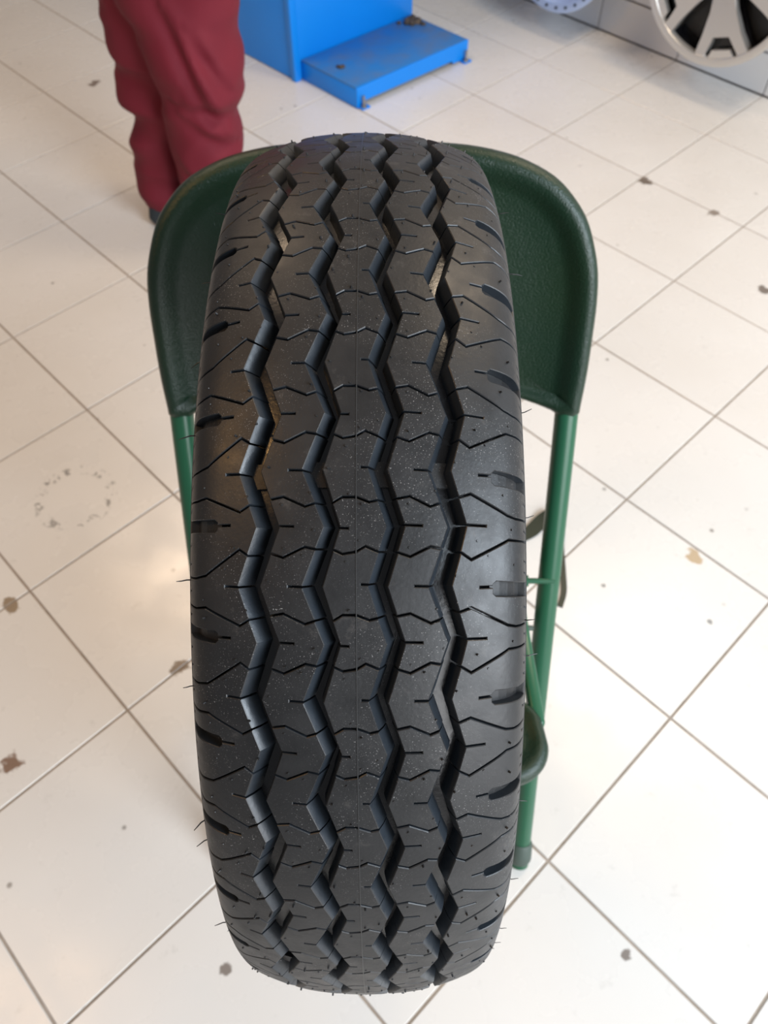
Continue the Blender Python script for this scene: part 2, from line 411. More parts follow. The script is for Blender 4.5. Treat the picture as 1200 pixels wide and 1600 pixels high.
def block_mesh(name, rb, which):
    if which == 0: a = sipe_line(rb, 'A', GAP / 2, 0); b_ = sipe_line(rb, 'B', -GAP / 2, 0)
    else: a = sipe_line(rb, 'B', GAP / 2, 0); b_ = sipe_line(rb, 'A', -GAP / 2, 1)
    if a[0][1] > b_[0][1]: b_ = [(q, t + PL) for q, t in b_]
    poly = [(q, t, 'L' if (i == 0 and rb['l']) else ('R' if (i == len(a) - 1 and rb['r']) else None)) for i, (q, t) in enumerate(a)]
    poly += side_pts(rb, 'R', a[-1][1], b_[-1][1])
    poly += [(q, t, 'R' if (i == 0 and rb['r']) else ('L' if (i == len(b_) - 1 and rb['l']) else None)) for i, (q, t) in enumerate(reversed(b_))]
    poly += list(reversed(side_pts(rb, 'L', a[0][1], b_[0][1])))
    bm = bmesh.new(); n = len(poly)
    CH = 0.00040
    ins = []
    for i in range(n):
        p0 = Vector(poly[i - 1][:2]); p1 = Vector(poly[i][:2]); p2 = Vector(poly[(i + 1) % n][:2])
        d1 = (p1 - p0).normalized(); d2 = (p2 - p1).normalized()
        n1 = Vector((-d1.y, d1.x)); n2 = Vector((-d2.y, d2.x)); m_ = n1 + n2
        if m_.length < .2: m_ = n1
        else: m_ = m_ / m_.length_squared * 2
        if m_.length > 1.8: m_ = m_.normalized() * 1.8
        ins.append(p1 + m_ * CH)
    top = [bm.verts.new((p.x, p.y, 0)) for p in ins]
    rim = [bm.verts.new((q, t, -CH)) for q, t, s in poly]
    mid = [bm.verts.new((q - (.0009 if s == 'L' else -.0023 if s == 'R' else 0), t, -.0045)) for q, t, s in poly]
    bot = [bm.verts.new((q - (.0016 if s == 'L' else -.0044 if s == 'R' else 0), t, -DEP)) for q, t, s in poly]
    bm.faces.new(top)
    for A_, B_ in ((top, rim), (rim, mid), (mid, bot)):
        for i in range(n): bm.faces.new((A_[i], B_[i], B_[(i + 1) % n], A_[(i + 1) % n]))
    bm.normal_update()
    tops = [f for f in bm.faces if len(f.verts) > 6]
    bmesh.ops.triangulate(bm, faces=tops, ngon_method='BEAUTY')
    def cut(co, no):
        bmesh.ops.bisect_plane(bm, geom=bm.verts[:] + bm.edges[:] + bm.faces[:], plane_co=co, plane_no=no, dist=1e-6)
    qs = [v.co.x for v in bm.verts]; ts = [v.co.y for v in bm.verts]
    q = math.floor(min(qs) / .006) * .006 + .0003
    while q < max(qs):
        cut((q, 0, 0), (1, 0, 0))
        q += .006 if abs(q) < .064 else .0028
    t = math.floor(min(ts) / .007) * .007 + .0002
    while t < max(ts): cut((0, t, 0), (0, 1, 0)); t += .007
    bmesh.ops.recalc_face_normals(bm, faces=bm.faces[:])
    for f in bm.faces: f.material_index = 1 if f.calc_center_median().z < -.0005 else 0
    for v in bm.verts: v.co = tmap(v.co.x, v.co.y, -v.co.z)
    tot = sum((f.normal.dot(Vector((0, f.calc_center_median().y, f.calc_center_median().z))) * f.calc_area()) for f in bm.faces)
    bm.normal_update()
    # make sure the outer face looks outward
    big = max(bm.faces, key=lambda f: Vector((0, f.calc_center_median().y, f.calc_center_median().z)).length)
    s_ = 0
    for f in bm.faces:
        c = f.calc_center_median(); rad = Vector((0, c.y, c.z))
        if rad.length > 0.2: s_ += f.normal.dot(rad.normalized()) * f.calc_area()
    if s_ < 0: bmesh.ops.reverse_faces(bm, faces=bm.faces[:])
    me = bpy.data.meshes.new(name); bm.to_mesh(me); bm.free()
    me.materials.append(M_tread); me.materials.append(M_bwall); me.shade_smooth(); me.set_sharp_from_angle(angle=radians(22))
    return me
tyre = thing('tire', 'black rubber tire with four zigzag grooves standing upright on the green chair', 'tire', TC - Vector((0, 0, RT)))
ZO = Vector((0, 0, RT))
blocks = []
for rn, rb in RIBS.items():
    for w in (0, 1): blocks.append(block_mesh('tread_block', rb, w))
hid = bmesh.new()
VIS = list(range(-4, 24))
for k in range(-4, 34):
    ang = TH0 + k * PA
    for me in blocks:
        if k in VIS:
            o = link('tread_block', me, tyre); o.location = ZO; o.rotation_euler = (ang, 0, 0)
        else:
            nb = len(hid.verts); hid.from_mesh(me); hid.verts.ensure_lookup_table()
            R_ = Matrix.Rotation(ang, 3, 'X')
            for i in range(nb, len(hid.verts)): hid.verts[i].co = R_ @ hid.verts[i].co
o = link_mesh('lower_tread_blocks', hid, M_tread, tyre, 22); o.data.materials.append(M_bwall); o.location = ZO; o['kind'] = 'stuff'

def revolve(bm, pts, seg=228, closed=False):
    rings = []
    for k in range(seg):
        a = 2 * pi * k / seg; rings.append([bm.verts.new((x, r * cos(a), r * sin(a))) for x, r in pts])
    m_ = len(pts)
    for k in range(seg):
        A, B = rings[k], rings[(k + 1) % seg]
        for i in range(m_ if closed else m_ - 1):
            bm.faces.new((A[i], A[(i + 1) % m_], B[(i + 1) % m_], B[i]))
def ppt(q, dep):
    x, d, n = prof(q); return (x - n.x * dep, RT - d - n.z * dep)
# carcass under the grooves
bm = bmesh.new()
qs = [(-QOUT + .0012) + (2 * QOUT - .0024) * i / 60 for i in range(61)]
revolve(bm, [ppt(q, DEP - .0001) for q in qs]); bmesh.ops.recalc_face_normals(bm, faces=bm.faces[:])
o = link_mesh('groove_base', bm, M_groove, tyre, 40); o.location = ZO
for f in (0,):
    me = o.data
    c = me.polygons[30]; 
    if Vector((0, c.center.y, c.center.z)).dot(c.normal) < 0: me.flip_normals()
# sidewalls
for sd in (1, -1):
    bm = bmesh.new()
    qm = PQ[-1] - .0005
    pts = [ppt(sd * (QOUT - .0035), DEP), ppt(sd * (QOUT + .0002), DEP * .5), ppt(sd * (QOUT + .0002), .0012), ppt(sd * (QOUT + .0006), 0.0002), ppt(sd * (QOUT + .0016), -.0003), ppt(sd * (QOUT + .0026), .0002), ppt(sd * (QOUT + .0030), .0014)]
    q = QOUT + .0050
    pts += [ppt(sd * q, .0014)]
    pts += [ppt(sd * (q + .0006), .0003), ppt(sd * (q + .0018), .0003), ppt(sd * (q + .0024), .0014)]
    q += .006
    while q < qm: pts.append(ppt(sd * q, .0014)); q += .004
    xe, re = ppt(sd * qm, 0)
    pts += [(xe - sd * .004, re - .001), (xe - sd * .006, re + .004)]
    # inner liner
    for (x, d) in ((.060, .118), (.066, .100), (.073, .075), (.075, .050), (.071, .034), (.060, .024)):
        pts.append((sd * x, RT - d))
    pts.append((sd * .048, RT - .0185))
    revolve(bm, pts); bmesh.ops.recalc_face_normals(bm, faces=bm.faces[:])
    o = link_mesh('sidewall', bm, M_side, tyre, 35); o.location = ZO
bm = bmesh.new()
revolve(bm, [(x, RT - .0165 - d) for x, d in ((-.049, .0022), (-.03, .0006), (0, 0), (.03, .0006), (.049, .0022))])
bmesh.ops.recalc_face_normals(bm, faces=bm.faces[:])
o = link_mesh('inner_liner', bm, M_side, tyre, 60); o.location = ZO
# mould seam along the centre rib
bm = bmesh.new()
revolve(bm, [(-.00028, RT - .0004), (-.00022, RT + .00022), (.00022, RT + .00022), (.00028, RT - .0004)], 300)
o = link_mesh('mould_seam', bm, M_seam, tyre); o.location = ZO
# wear indicators across the grooves
def bar_mesh(a, b_):
    bm = bmesh.new()
    ss = [-.10, -.05, 0, .04, .08, .13]; dep = [.0095, .0076, .0076]
    for j, z in enumerate((.0074,)):
        rows = [[bm.verts.new(tmap(qq, s * PL, z)) for qq in (edge_q(a, s) - .0003, edge_q(a, s) * .5 + edge_q(b_, s) * .5, edge_q(b_, s) + .0003)] for s in ss]
    lo0 = [bm.verts.new(tmap(qq, ss[0] * PL, DEP)) for qq in (edge_q(a, ss[0]), (edge_q(a, ss[0]) + edge_q(b_, ss[0])) / 2, edge_q(b_, ss[0]))]
    lo1 = [bm.verts.new(tmap(qq, ss[-1] * PL, DEP)) for qq in (edge_q(a, ss[-1]), (edge_q(a, ss[-1]) + edge_q(b_, ss[-1])) / 2, edge_q(b_, ss[-1]))]
    rows = [lo0] + rows + [lo1]
    for i in range(len(rows) - 1):
        for j in range(2): bm.faces.new((rows[i][j], rows[i][j + 1], rows[i + 1][j + 1], rows[i + 1][j]))
    bmesh.ops.recalc_face_normals(bm, faces=bm.faces[:])
    me = bpy.data.meshes.new('wear_bar'); bm.to_mesh(me); bm.free(); me.materials.append(M_tread); return me
bars = [bar_mesh(a, b_) for a, b_ in (('1L', '1R'), ('2L', '2R'), ('3L', '3R'), ('4L', '4R'))]
for k in (-4, 3, 9, 15, 21, 28):
    for me in bars:
        o = link('wear_bar', me, tyre); o.location = ZO; o.rotation_euler = (TH0 + k * PA, 0, 0)
# slot floors in the shoulders (shallower than the grooves)
def slot_floor(rb, sd):
    sl = rb['slot']; bm = bmesh.new(); qi = u2q(sl[3]); o_ = .0022 if sd > 0 else -.0008
    rows = []
    for i in range(5):
        f = i / 4; q = qi + (sd * (QOUT - .0012) - qi) * f
        dp = .0040 + .0012 * sin(pi * f)
        rows.append([bm.verts.new(tmap(q, sl[j] * PL + o_ * f, dp)) for j in (0, 1)])
    for i in range(4): bm.faces.new((rows[i][0], rows[i][1], rows[i + 1][1], rows[i + 1][0]))
    me = bpy.data.meshes.new('slot_floor'); bm.to_mesh(me); bm.free(); me.materials.append(M_tread); return me
sf = [slot_floor(RIBS['SR'], 1), slot_floor(RIBS['SL'], -1)]
for k in range(-4, 34):
    for me in sf:
        o = link('slot_floor', me, tyre); o.location = ZO; o.rotation_euler = (TH0 + k * PA, 0, 0)
# little moulding nubs and their ring marks
nub_uv = [(178, .30), (158, .92), (190, .60), (232, .20), (244, .52), (246, .84), (205, .75), (82, .30), (58, .95), (124, .18), (84, .66), (108, .73), (136, .55), (-10, .20), (8, .30), (-44, .98), (-18, .80), (6, .62), (34, .55), (-118, .30), (-140, .95), (-72, .20), (-66, .52), (-112, .68), (-86, .74), (-172, .22), (-160, .56), (-190, .66), (-236, .30), (-240, .12), (-228, .66), (-205, .85)]
bm = bmesh.new()
for k in range(-3, 24):
    for (u, s) in nub_uv:
        if random.random() < 0.25: continue
        q = u2q(u + random.uniform(-2, 2)); t = (s + random.uniform(-.015, .015)) * PL; a = TH0 + k * PA; R_ = Matrix.Rotation(a, 3, 'X')
        rr = .00065; h = random.choice((.0004, .0007, .0016)); loop0 = []; loop1 = []
        for j in range(7):
            c_, s_ = cos(2 * pi * j / 7), sin(2 * pi * j / 7)
            loop0.append(bm.verts.new(R_ @ tmap(q + rr * c_, t + rr * s_, .0001))); loop1.append(bm.verts.new(R_ @ tmap(q + rr * .75 * c_, t + rr * .75 * s_, -h)))
        for j in range(7): bm.faces.new((loop0[j], loop0[(j + 1) % 7], loop1[(j + 1) % 7], loop1[j]))
        bm.faces.new(loop1)
bmesh.ops.recalc_face_normals(bm, faces=bm.faces[:])
o = link_mesh('moulding_nubs', bm, M_tread, tyre); o.location = ZO; o['kind'] = 'stuff'
# rubber vent hairs on the shoulders
def hair_mesh(bend):
    bm = bmesh.new(); add_tube(bm, [(0, 0, 0), (.0022, 0, bend * .4), (.0044, .0006, bend), (.0064, .001, bend * 1.8)], [.00032, .0003, .00026, .00018], 6)
    me = bpy.data.meshes.new('rubber_hair'); bm.to_mesh(me); bm.free(); me.materials.append(M_hair); return me
hairs = [hair_mesh(.0012), hair_mesh(-.0016), hair_mesh(.0002)]
for i in range(30):
    sd = 1 if i % 2 else -1
    a = TH0 + (i // 2 + random.uniform(.1, .9)) * PA * 1.12 - PA
    q = sd * (QOUT - random.uniform(-.004, .004)); x, d, n = prof(q); r_ = RT - d
    o = link('rubber_hair', random.choice(hairs), tyre)
    p = Vector((x - n.x * .0004, (r_ - .0004) * cos(a), (r_ - .0004) * sin(a))) + ZO
    nv = Vector((n.x, n.z * cos(a), n.z * sin(a))); nv = (nv + Vector((0, random.uniform(-.3, .3), random.uniform(-.3, .3)))).normalized()
    o.location = p; o.rotation_mode = 'QUATERNION'; o.rotation_quaternion = nv.to_track_quat('X', 'Z'); o.scale = [random.uniform(.7, 1.25)] * 3

# ------------------------------------------------------------------ green folding chair
CX = -0.012
chair = thing('folding_chair', 'dark green plastic and steel folding chair carrying the upright tire', 'chair', (CX, 0.47, 0))
def cadd(name, bm, m, sm=40, parent=None):
    for v in bm.verts: v.co -= chair.location
    return link_mesh(name, bm, m, parent or chair, sm)
TL = radians(22); BP = Vector((CX, 0.690, 0.617)); BUP = Vector((0, sin(TL), cos(TL))); BN = Vector((0, -cos(TL), sin(TL)))   # BN towards camera
def outline_round(pts, n=160):
    P = smooth_path([(x, y, 0) for x, y in pts], 14)
    L_ = [0]
    for i in range(1, len(P)): L_.append(L_[-1] + (P[i] - P[i - 1]).length)
    out = []; j = 0
    for k in range(n):
        d = L_[-1] * k / (n - 1)
        while j < len(L_) - 2 and L_[j + 1] < d: j += 1
        f = (d - L_[j]) / (L_[j + 1] - L_[j]); out.append(P[j].lerp(P[j + 1], f))
    return out
half = [(.2575, .000), (.2605, .05), (.261, .10), (.2605, .14), (.257, .175), (.249, .205), (.238, .232), (.222, .254), (.203, .272), (.180, .285), (.150, .296), (.107, .304), (.05, .3075), (0, .308)]
arc = outline_round(half, 70)
right = [(p.x, p.y) for p in arc]
# bottom edge: stub at the leg, then a step up towards the middle
bottom = [(-.2575, 0), (-.250, -.006), (-.232, -.006), (-.222, .000), (-.205, .006), (-.165, .018), (-.12, .028), (-.06, .034), (0, .036)]
bl = bottom + [(-x, y) for x, y in reversed(bottom[:-1])]
loop = right + [(-x, y) for x, y in reversed(right[:-1])]       # from bottom right over the top to bottom left
loop = loop + bl[1:-1]
NL = len(loop)
def nrm(i):
    a = Vector(loop[(i - 1) % NL]); b_ = Vector(loop[(i + 1) % NL]); t = (b_ - a).normalized(); return Vector((-t.y, t.x))   # inward for ccw
inside = Vector((0, .15))
nr = []
for i in range(NL):
    v = nrm(i)
    nr.append(v)
for _ in range(6): nr = [((nr[i - 1] + nr[i] * 2 + nr[(i + 1) % NL]).normalized()) for i in range(NL)]
bm = bmesh.new()
def bp3(x, y, h):
    """plane coords + height towards the camera; the panel is dished: the middle lies further back"""
    dish = -0.034 * max(0.0, 1 - (x / .255) ** 2)
    return BP + Vector((x, 0, 0)) + BUP * y + BN * (h + dish)
def ring_at(ins, h):
    out = []
    for i, (x, y) in enumerate(loop):
        k = 1.0
        if y < .06: k = 1 - .6 * max(0, min(1, (.245 - abs(x)) / .05)) * max(0, min(1, (.06 - y) / .02))    # thin lower lip
        p = Vector((x, y)) + nr[i] * ins * k
        out.append(bm.verts.new(bp3(p.x, p.y, h * (.4 + .6 * k))))
    return out
RR = .019
rings = []
for ins, h in ((RR * .9, -RR * 1.0), (.006, -.016), (.0015, -.009), (0, -.001), (.0015, .007), (.005, .0125), (.010, .0160), (.016, .0165), (.023, .0135), (.029, .0095), (.034, .0065), (.040, .005)):
    rings.append(ring_at(ins, h))
cen = Vector((0, .155))
base_r = rings[-1]; b2 = [Vector(l) + nr[i] * .040 * ((1 - .6 * max(0, min(1, (.245 - abs(loop[i][0])) / .05)) * max(0, min(1, (.06 - loop[i][1]) / .02))) if loop[i][1] < .06 else 1) for i, l in enumerate(loop)]
for f in (.85, .68, .5, .32, .16, .05):
    rings.append([bm.verts.new(bp3(cen.x + (p.x - cen.x) * f, cen.y + (p.y - cen.y) * f, .004)) for p in b2])
for a, b_ in zip(rings, rings[1:]):
    for i in range(NL): bm.faces.new((a[i], a[(i + 1) % NL], b_[(i + 1) % NL], b_[i]))
bm.faces.new(rings[-1])
# back skin
back = [bm.verts.new(bp3(p.x, p.y, -.006)) for p in b2]
for i in range(NL): bm.faces.new((rings[0][(i + 1) % NL], rings[0][i], back[i], back[(i + 1) % NL]))
prev = back
for f in (.7, .4, .1):
    cur = [bm.verts.new(bp3(cen.x + (p.x - cen.x) * f, cen.y + (p.y - cen.y) * f, -.004)) for p in b2]
    for i in range(NL): bm.faces.new((prev[(i + 1) % NL], prev[i], cur[i], cur[(i + 1) % NL]))
    prev = cur
bm.faces.new(list(reversed(prev)))
bmesh.ops.recalc_face_normals(bm, faces=bm.faces[:])
cadd('backrest', bm, M_plas, 60)
# front legs run from the feet up into the backrest
for sd in (-1, 1):
    foot = Vector((CX + sd * .2235, .289, .006)); B_ = Vector((CX + sd * .2435, .692, .617))
    top = B_ + BUP * .07 - BN * .020
    bm = bmesh.new()
    B_ = B_ - BN * .004
    pts = [foot, foot.lerp(B_, .3), foot.lerp(B_, .6), foot.lerp(B_, .93), B_.lerp(top, .25), top]
    pts = smooth_path(pts, 5)
    add_tube(bm, pts, .0148, 20)
    cadd('leg', bm, M_green, 50)
    bm = bmesh.new(); dr = (B_ - foot).normalized()
    f0 = foot + Vector((0, -.004, -.005))
    add_tube(bm, [f0 + dr * z for z in (.0125, .014, .020, .048, .052)], [.010, .0150, .0178, .0175, .0152], 20)
    for v in bm.verts: v.co.z = max(v.co.z, 0.0)
    cadd('rubber_foot', bm, M_foot, 50)
# seat pad: plastic with rolled border
SZ = .4345
def sloop(ins):
    pts = []
    x0, x1, yf, yb, r_ = .205 - ins, .176 - ins, .282 + ins, .60 - ins, max(.046 - ins * .6, .01)
    for k in range(13):
        a = -pi / 2 + (pi / 2) * k / 12; pts.append((x0 - r_ + r_ * cos(a), yf + r_ + r_ * sin(a)))
    pts += [(x0 - .004, yf + r_ + .030), (x0 - .012 + ins * .1, .372 - ins * .1), (x1, .385), (x1 - .006, .45), (x1 - .010, .52)]
    for k in range(7):
        a = (pi / 2) * k / 6; pts.append((x1 - .012 - .02 + .02 * cos(a), yb - .02 + .02 * sin(a)))
    return pts + [(-x, y) for x, y in reversed(pts)]
bm = bmesh.new(); prev = None; lvls = ((.012, -.022), (.004, -.018), (.0008, -.010), (.0, -.002), (.0025, .0045), (.007, .008), (.012, .0082), (.017, .006), (.022, .003), (.028, .0018))
for ins, h in lvls:
    cur = [bm.verts.new((CX + x, y, SZ + h)) for x, y in sloop(ins)]
    if prev:
        n = len(cur)
        for i in range(n): bm.faces.new((prev[i], prev[(i + 1) % n], cur[(i + 1) % n], cur[i]))
    else: first = cur
    prev = cur
for f in (.8, .5, .2):
    cur = [bm.verts.new((CX + (v.co.x - CX) * f, .43 + (v.co.y - .43) * f, SZ + .0018)) for v in lastv] if False else [bm.verts.new((CX + (x) * f, .43 + (y - .43) * f, SZ + .0018)) for x, y in sloop(.028)]
    n = len(cur)
    for i in range(n): bm.faces.new((prev[i], prev[(i + 1) % n], cur[(i + 1) % n], cur[i]))
    prev = cur
bm.faces.new(prev); bm.faces.new(list(reversed(first)))
bmesh.ops.recalc_face_normals(bm, faces=bm.faces[:])
cadd('seat', bm, M_plas, 60)
for sd in (-1, 1):
    # flat side rail of the seat frame
    bm = bmesh.new()
    vs = []
    A = Vector((CX + sd * .196, .350, .430)); B_ = Vector((CX + sd * .184, .640, .424))
    d = (B_ - A); L_ = d.length; ang = atan2(-(d.x), d.y)
    Mx = Matrix.Translation((A + B_) / 2) @ Matrix.Rotation(ang, 4, 'Z') @ Matrix.Rotation(math.asin(d.z / L_), 4, 'X')
    add_box(bm, (0, 0, -.001), (.017, L_, .020), Mx, .005)
    cadd('seat_rail', bm, M_green, 60)
    bm = bmesh.new()
    add_tube(bm, [(CX + sd * .186, .556, .428), (CX + sd * .242, .556, .428)], .004, 12)
    add_tube(bm, [(CX + sd * .2005, .556, .428), (CX + sd * .206, .556, .428)], .008, 12)
    cadd('pivot_bolt', bm, M_green, 40)
    bm = bmesh.new()
    add_tube(bm, [(CX + sd * .190, .484, .430), (CX + sd * .2045, .484, .430)], [.0042, .0034], 10)
    cadd('side_bolt', bm, M_foot, 40)
    # rear legs
    bm = bmesh.new()
    add_tube(bm, smooth_path([(CX + sd * .170, .46, .405), (CX + sd * .170, .60, .28), (CX + sd * .170, .74, .15), (CX + sd * .170, .90, .006)], 4), .0125, 16)
    cadd('leg', bm, M_green, 50)
    bm = bmesh.new()
    add_tube(bm, [(CX + sd * .170, .872, .032), (CX + sd * .170, .894, .011), (CX + sd * .170, .899, .0)], [.0155, .0158, .012], 16)
    for v in bm.verts: v.co.z = max(v.co.z, 0.0)
    cadd('rubber_foot', bm, M_foot, 50)
    bm = bmesh.new()
    add_tube(bm, [(CX + sd * .160, .455, .416), (CX + sd * .20, .455, .416)], .006, 12)
    cadd('pivot_bolt', bm, M_steel, 40)
for (y, z, nm) in ((.78, .118, 'cross_bar'), (.405, .184, 'cross_bar')):
    xx = .170 if y > .6 else .226
    bm = bmesh.new(); add_tube(bm, [(CX - xx, y, z), (CX + xx, y, z)], .0095, 14); cadd(nm, bm, M_green, 50)

# ------------------------------------------------------------------ strap lying behind the leg
sp = smooth_path([(.262, .892, .004), (.281, .912, .004), (.305, .930, .006), (.331, .955, .012), (.350, .962, .020), (.360, .930, .016), (.357, .880, .008), (.354, .83, .006), (.350, .785, .004), (.338, .752, .003)], 6)
bm = bmesh.new(); n = len(sp); wd = [.004 + .011 * sin(pi * min(1, (i / n) * 1.9)) if i / n < .5 else .0055 for i in range(n)]
prev = None
for i, p in enumerate(sp):
    t = (sp[min(i + 1, n - 1)] - sp[max(i - 1, 0)]).normalized(); s_ = t.cross(Vector((0, 0, 1))).normalized(); w = wd[i]
    z0 = Vector((0, 0, .0022))
    cur = [bm.verts.new(p + s_ * w + z0), bm.verts.new(p - s_ * w + z0), bm.verts.new(p - s_ * w), bm.verts.new(p + s_ * w)]
    if prev:
        for j in range(4): bm.faces.new((prev[j], prev[(j + 1) % 4], cur[(j + 1) % 4], cur[j]))
    else: bm.faces.new(cur)
    prev = cur
bm.faces.new(list(reversed(prev)))
bmesh.ops.recalc_face_normals(bm, faces=bm.faces[:])
zmin = min(v.co.z for v in bm.verts)
for v in bm.verts: v.co.z -= zmin
o = link_mesh('rubber_strap', bm, M_strap, None, 40); tag(o, "dark olive curled strap on the floor behind the chair's right leg", 'strap')

# ------------------------------------------------------------------ blue machine
E1 = Vector((.752, .659, 0)); E2 = Vector((-.703, .711, 0))
mc = Vector((-.293, 2.785, 0))
mach = thing('workshop_machine', 'bright blue steel workshop machine with low front platform, behind the person', 'machine', mc)
RM = Matrix(((E1.x, E2.x, 0), (E1.y, E2.y, 0), (0, 0, 1)))
def mbox(bm, x0, x1, y0, y1, z0, z1, bev=0.002):
    vs = add_box(bm, (0, 0, 0), (x1 - x0, y1 - y0, z1 - z0), None, bev)
    for v in vs: v.co = RM @ (v.co + Vector(((x0 + x1) / 2, (y0 + y1) / 2, (z0 + z1) / 2)))
bm = bmesh.new(); mbox(bm, 0, .535, 0, .62, .002, .95, .004); link_mesh('cabinet', bm, M_blue, mach, 30)
bm = bmesh.new(); mbox(bm, -.006, .020, -.004, .02, .0, .95, .002); link_mesh('corner_post', bm, M_blue, mach, 30)
# platform: folded sheet - top plate, front skirt with a notch, side skirts
bm = bmesh.new(); mbox(bm, .024, .530, -.268, -.004, .060, .066, .0015); link_mesh('platform_top', bm, M_bluetop, mach, 30)
bm = bmesh.new()
def prism(bm, poly, y0, y1):
    a = [bm.verts.new(RM @ Vector((x, y0, z))) for x, z in poly]; b_ = [bm.verts.new(RM @ Vector((x, y1, z))) for x, z in poly]
    n = len(poly); bm.faces.new(a); bm.faces.new(list(reversed(b_)))
    for i in range(n): bm.faces.new((a[i], b_[i], b_[(i + 1) % n], a[(i + 1) % n]))
prism(bm, [(.024, .066), (.024, .0), (.050, .0), (.056, .016), (.455, .016), (.462, .006), (.530, .006), (.530, .066)], -.273, -.268)
bmesh.ops.recalc_face_normals(bm, faces=bm.faces[:]); link_mesh('front_skirt', bm, M_blue, mach, 30)
for x in (.024, .524):
    bm = bmesh.new(); mbox(bm, x, x + .006, -.268, -.004, .001, .060, .001); link_mesh('side_skirt', bm, M_blue, mach, 30)
for x in (.040, .508):
    bm = bmesh.new(); mbox(bm, x - .012, x + .022, -.296, -.273, .0, .005, .001); br = link_mesh('anchor_tab', bm, M_blue, mach, 30)
    c = RM @ Vector((x, -.288, 0))
    bm = bmesh.new(); add_tube(bm, [c + Vector((0, 0, .004)), c + Vector((0, 0, .012))], .009, 6); add_tube(bm, [c + Vector((0, 0, .008)), c + Vector((0, 0, .042))], .0042, 10)
    link_mesh('anchor_bolt', bm, M_steel, br, 40)
def clump(name, c, n, spread, size, label, zt):
    bm = bmesh.new()
    for i in range(n):
        s_ = size * random.uniform(.5, 1.2); p = c + Vector((random.gauss(0, spread[0]), random.gauss(0, spread[1]), 0))
        r_ = bmesh.ops.create_icosphere(bm, subdivisions=2, radius=s_)
        for v in r_['verts']:
            k = 1 + .5 * noise.noise(v.co * 90 + Vector((i * 3.1, 0, 0)))
            v.co = Vector((v.co.x * k, v.co.y * k, max(v.co.z * k * .8, -s_ * .35)))
            v.co += Vector((p.x, p.y, zt + s_ * .35))
    o = link_mesh(name, bm, M_dirt, None, 50); o['kind'] = 'stuff'; tag(o, label, 'debris'); return o
c1 = mc + RM @ Vector((.480, -.050, 0)); clump('dirt_pile', c1, 26, (.019, .012), .011, "crumbled brown dirt heap at the platform's rear corner against blue cabinet", .066)
c2 = mc + RM @ Vector((.080, -.135, 0)); clump('dirt_crumbs', c2, 6, (.008, .004), .006, "small brown dirt crumbs at the near left of the blue platform", .066)

# ------------------------------------------------------------------ wheels hung by the wall
WN = -VX    # wall normal towards room
def wheel_frame(c):
    m_ = Matrix((UX, Vector((0, 0, 1)), UX.cross(Vector((0, 0, 1))))).transposed()   # columns: x along wall, y up, z = ?
    return m_
def wpt(x, y, z): return UX * x + Vector((0, 0, y)) + WN * z      # wheel local: x right, y up, z towards the room
def lathe(bm, prof_, seg=96):
    rings = [[bm.verts.new(wpt(r * cos(2 * pi * k / seg), r * sin(2 * pi * k / seg), z)) for k in range(seg)] for r, z in prof_]
    for a, b_ in zip(rings, rings[1:]):
        for k in range(seg): bm.faces.new((a[k], a[(k + 1) % seg], b_[(k + 1) % seg], b_[k]))
    return rings
wc = Vector((1.00162, 2.65869, .36793))
wheel = thing('alloy_wheel', 'silver and gloss black alloy wheel hung low on the wall, top right', 'wheel', wc, 'alloy wheels displayed on the wall')
R1 = .2515
bm = bmesh.new()
lathe(bm, [(R1 - .004, -.175), (R1, -.17), (R1 - .004, -.155), (R1 - .022, -.145), (R1 - .035, -.08), (R1 - .022, -.03), (R1 - .006, -.012), (R1, -.004), (R1 - .001, .002), (R1 - .006, .004)])
bmesh.ops.recalc_face_normals(bm, faces=bm.faces[:]); link_mesh('barrel', bm, M_alloy, wheel, 40)
bm = bmesh.new()
lathe(bm, [(R1 - .008, -.17), (R1 - .03, -.14), (R1 - .042, -.08), (R1 - .035, -.035), (R1 - .026, -.016)])
bmesh.ops.recalc_face_normals(bm, faces=bm.faces[:]); link_mesh('inner_barrel', bm, M_alloyb, wheel, 40)
bm = bmesh.new()
lathe(bm, [(R1 - .006, .004), (R1 - .012, .0045), (R1 - .024, .003), (R1 - .027, -.003), (R1 - .027, -.02)])
bmesh.ops.recalc_face_normals(bm, faces=bm.faces[:]); link_mesh('rim_lip', bm, M_alloy, wheel, 40)
def plate(bm, poly, z1, z0, ang, zf=None):
    """extruded polygon in wheel plane, rotated by ang; zf(x,y) gives face height offset"""
    ca, sa = cos(ang), sin(ang)
    def P(x, y, z): return wpt(x * ca - y * sa, x * sa + y * ca, z)
    zf = zf or (lambda x, y: 0)
    a = [bm.verts.new(P(x, y, z1 + zf(x, y))) for x, y in poly]; b_ = [bm.verts.new(P(x, y, z0)) for x, y in poly]
    n = len(poly); f = bm.faces.new(a)
    for i in range(n): bm.faces.new((a[i], b_[i], b_[(i + 1) % n], a[(i + 1) % n]))
    bmesh.ops.bevel(bm, geom=list(f.edges), offset=.0015, segments=2, affect='EDGES')
dishf = lambda x, y: -.022 * max(0, 1 - sqrt(x * x + y * y) / .19)
